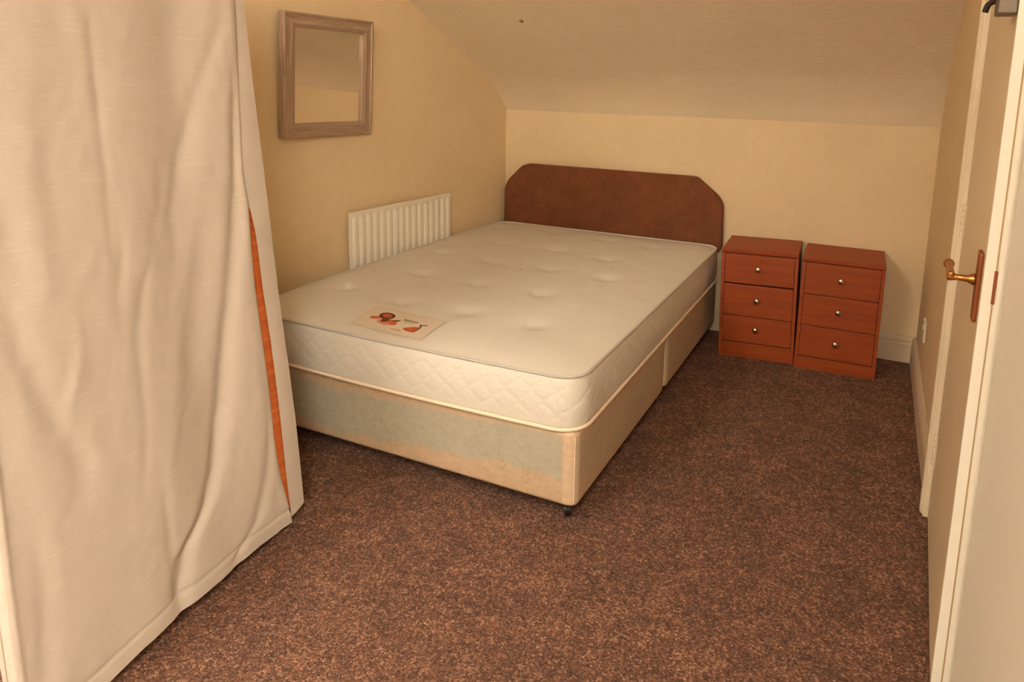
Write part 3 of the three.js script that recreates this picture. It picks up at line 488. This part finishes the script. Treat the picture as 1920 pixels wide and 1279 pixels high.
// ---------------------------------------------------------------- canvas wardrobe on the left
{
  const t = thing('canvas_wardrobe', 'tall cream canvas wardrobe on a wooden frame with its front flap hanging slightly open', 'wardrobe', [0.25, 0, 2.75], 0);
  const ox = -0.25, oz = -2.75, TOP = 1.74, LEAN = 0.065;
  const planeX = (y, z) => 0.553 + 0.121 * (z - 2.316) - LEAN * (y - 0.03);
  const lut = (T, y) => { if (y <= T[0][0]) return T[0][1]; for (let i = 1; i < T.length; i++) if (y <= T[i][0]) { const k = (y - T[i - 1][0]) / (T[i][0] - T[i - 1][0]); return T[i - 1][1] + (T[i][1] - T[i - 1][1]) * k; } return T[T.length - 1][1]; };
  const zEdge = (y) => lut([[0.04, 2.313], [0.317, 2.320], [0.565, 2.337], [0.856, 2.350], [1.074, 2.360], [1.313, 2.372], [1.74, 2.386]], y);      // far corner
  const zFlap = (y) => lut([[0.02, 2.381], [0.175, 2.403], [0.30, 2.411], [0.48, 2.418], [0.60, 2.425], [0.76, 2.435], [0.88, 2.434], [0.99, 2.430], [1.083, 2.440], [1.313, 2.425], [1.74, 2.395]], y);
  const zStrip = (y) => lut([[0.046, 2.377], [0.17, 2.383], [0.35, 2.387], [0.50, 2.394], [0.59, 2.398], [0.758, 2.411], [0.87, 2.416], [0.97, 2.424], [1.0, 2.436], [1.083, 2.452], [1.313, 2.445], [1.74, 2.415]], y);
  const zNear = (y) => 3.205 - 0.055 * smooth(0.2, 1.7, y);
  const hem = (z) => lut([[2.38, 0.02], [2.55, 0.033], [2.69, 0.036], [2.82, 0.043], [2.92, 0.039], [3.02, 0.03], [3.18, 0.02]], z);
  // folds, as lines of (height, z) on the front, with depth and width
  const folds = [
    [[[1.285, 2.439], [1.086, 2.465], [0.902, 2.494], [0.749, 2.527], [0.627, 2.557], [0.475, 2.585], [0.321, 2.635], [0.245, 2.685], [0.177, 2.774], [0.090, 2.802]], -0.016, 0.020],
    [[[1.066, 2.416], [0.843, 2.429], [0.597, 2.431], [0.355, 2.422], [0.199, 2.466], [0.103, 2.523], [0.053, 2.614]], -0.009, 0.016],
    [[[0.938, 3.121], [0.809, 3.097], [0.691, 3.064], [0.587, 3.026], [0.517, 3.005]], -0.014, 0.022],
    [[[1.155, 3.111], [1.040, 3.095], [0.953, 3.080]], -0.008, 0.018],
    [[[0.632, 3.161], [0.531, 3.146], [0.429, 3.133], [0.336, 3.132], [0.144, 3.153]], -0.013, 0.022],
    [[[0.572, 3.151], [0.454, 3.137], [0.342, 3.140], [0.149, 3.159]], 0.006, 0.014],
    [[[1.479, 2.478], [1.349, 2.545], [1.223, 2.598], [1.122, 2.646], [1.009, 2.687]], -0.008, 0.018],
    [[[1.398, 2.863], [1.234, 2.865], [1.123, 2.864], [0.994, 2.871]], -0.0055, 0.010],
    [[[1.033, 2.713], [0.944, 2.748], [0.843, 2.803], [0.737, 2.830]], -0.006, 0.013],
    [[[1.073, 2.678], [0.979, 2.731], [0.875, 2.781]], 0.005, 0.014],
    [[[1.127, 2.575], [0.969, 2.615], [0.794, 2.679], [0.618, 2.723], [0.426, 2.782]], 0.006, 0.022],
    [[[1.002, 2.847], [0.940, 2.845], [0.850, 2.871]], -0.005, 0.011],
    [[[0.765, 2.977], [0.703, 2.998], [0.644, 3.024]], 0.005, 0.013],
    [[[0.662, 2.835], [0.534, 2.838], [0.416, 2.864]], -0.0045, 0.012],
    [[[0.307, 2.814], [0.198, 2.816], [0.121, 2.806]], -0.006, 0.012],
    [[[1.187, 3.035], [1.072, 3.040], [0.940, 3.030]], 0.005, 0.02],
  ].map(([l, a, s]) => { const p = l.slice().sort((m, n) => m[0] - n[0]); return { p, a, s, g: Math.abs(a) > 0.0155 ? 0.95 : 0.6, y0: p[0][0], y1: p[p.length - 1][0] }; });
  const w1 = noise2(64, 91), w2 = noise2(64, 92), w3 = noise2(64, 93);
  const disp = (y, z) => {
    let o = 0;
    for (const f of folds) { const fade = smooth(f.y0 - 0.14, f.y0 + 0.05, y) * (1 - smooth(f.y1 - 0.05, f.y1 + 0.16, y)); if (fade <= 0) continue; const d = (z - lut(f.p, y)) / f.s; o += f.g * f.a * fade * Math.exp(-0.5 * d * d); }
    o += 0.016 * (w1(z * 3.2 + 9, y * 1.1) - 0.5) + 0.0036 * (w2(z * 11 + y * 2, y * 5) - 0.5) + 0.0024 * (w3(z * 24 - y * 8, y * 13) - 0.5) + 0.0013 * (w3(z * 44 + y * 14, y * 30) - 0.5);
    return o;
  };
  const NX = 260, NY = 420;
  const flap = grid(NX, NY, (u, v) => {
    const y0 = v * TOP, z0 = zFlap(y0), z1 = zNear(y0); let z = z0 + (z1 - z0) * u; const yl = hem(z), y = yl + (TOP - yl) * v; z = zFlap(y) + (zNear(y) - zFlap(y)) * u;
    const curl = Math.exp(-u / 0.018), seam = 0.0035 * Math.exp(-0.5 * ((u - 0.975) / 0.006) ** 2), hemline = -0.0025 * Math.exp(-0.5 * ((y - yl - 0.042) / 0.004) ** 2);
    const x = planeX(y, z) + disp(y, z) * smooth(0, 0.05, u) * smooth(0, 0.05, 1 - u) + 0.006 + (0.008 * Math.exp(-u / 0.10) - 0.026 * Math.exp(-(((u - 0.27) / 0.14) ** 2))) * smooth(0.0, 0.5, y) - 0.018 * curl * smooth(0.0, 0.3, y) - 0.02 * smooth(0.985, 1, u) ** 2 + seam + hemline;
    return [x + ox, y, z + oz, z, y];
  });
  mesh('front_flap', flap, canvasMat, t, 'cream canvas front flap with loose folds');
  const strip = grid(24, 200, (u, v) => { const y = 0.042 - 0.01 * u + (TOP - 0.042) * v, z = zEdge(y) + (zStrip(y) - zEdge(y)) * u; const x = planeX(y, z) + 0.0025 * Math.sin(u * 3) + 0.004 * (w1(z * 9, y * 4) - 0.5) - 0.008 * smooth(0.9, 1.0, y) * u; return [x + ox, y, z + oz, z, y]; });
  mesh('corner_strip', strip, canvasMat, t, 'narrow canvas strip at the far corner');
  // sides, back and top of the cover
  const depth = 0.60, side = (zf, sgn, lift) => grid(60, 120, (u, v) => { const low = sgn > 0 ? lift + 0.19 * smooth(0.004, 0.035, u) + 0.15 * smooth(0.02, 0.3, u) : lift, y = low + (TOP - low) * v, z = zf(y), x = planeX(y, z) - 0.010 - depth * u * (0.98); return [x + ox, y, z + sgn * (0.02 * Math.sin(u * 9 + 0.4) * Math.sin(Math.PI * u) * (1 - 0.6 * v) - 0.05 * u) + oz, u * depth, y]; });
  mesh('side_panel', side(zEdge, -1, 0.04), canvasMat, t); mesh('side_panel', side(zNear, 1, 0.022), canvasMat, t);
  mesh('back_panel', grid(40, 40, (u, v) => { const y = 0.05 + (TOP - 0.05) * v, z = 2.40 + 0.72 * u; return [planeX(y, z) - 0.6 + ox, y, z + oz, z, y]; }), canvasMat, t);
  mesh('top_panel', grid(30, 30, (u, v) => { const z = zEdge(TOP) + (zNear(TOP) - zEdge(TOP)) * v, x = planeX(TOP, z) - 0.6 * u; return [x + ox, TOP + 0.012 * Math.sin(Math.PI * u) * Math.sin(Math.PI * v), z + oz, x, z]; }), canvasMat, t);
  // pine frame inside
  const pole = (x, z, r = 0.014, y0 = 0) => { const g = new RoundedBoxGeometry(2 * r, TOP - 0.03 - y0, 2 * r, 2, 0.003); g.translate(x + ox, (TOP - 0.03 + y0) / 2, z + oz); return boxUV(g); };
  const lean = (g, zc) => { const p = g.attributes.position; for (let i = 0; i < p.count; i++) { p.setX(i, p.getX(i) - LEAN * p.getY(i)); p.setZ(i, p.getZ(i) + (zc) * p.getY(i)); } g.computeVertexNormals(); return g; };
  mesh('post', lean(pole(0.533, 2.392, 0.027, 0.06), 0.016), pineMat, t, 'orange pine post behind the gap'); mesh('post', lean(pole(0.612, 3.13), -0.02), pineMat, t); mesh('post', lean(pole(0.01, 2.42), 0.012), pineMat, t); mesh('post', lean(pole(0.09, 3.08), -0.012), pineMat, t);
  const railX = (x, z0, z1, y) => box(x - 0.012 + ox, x + 0.012 + ox, y - 0.014, y + 0.014, z0 + oz, z1 + oz, 0.003);
  mesh('rail', railX(0.50, 2.39, 3.12, 0.046), pineMat, t); mesh('rail', railX(0.45, 2.44, 3.09, 1.69), pineMat, t); mesh('rail', railX(-0.05, 2.44, 3.06, 1.69), pineMat, t); mesh('rail', railX(0.2, 2.44, 3.08, 1.62), pineMat, t);
}

renderer.render(scene, camera);
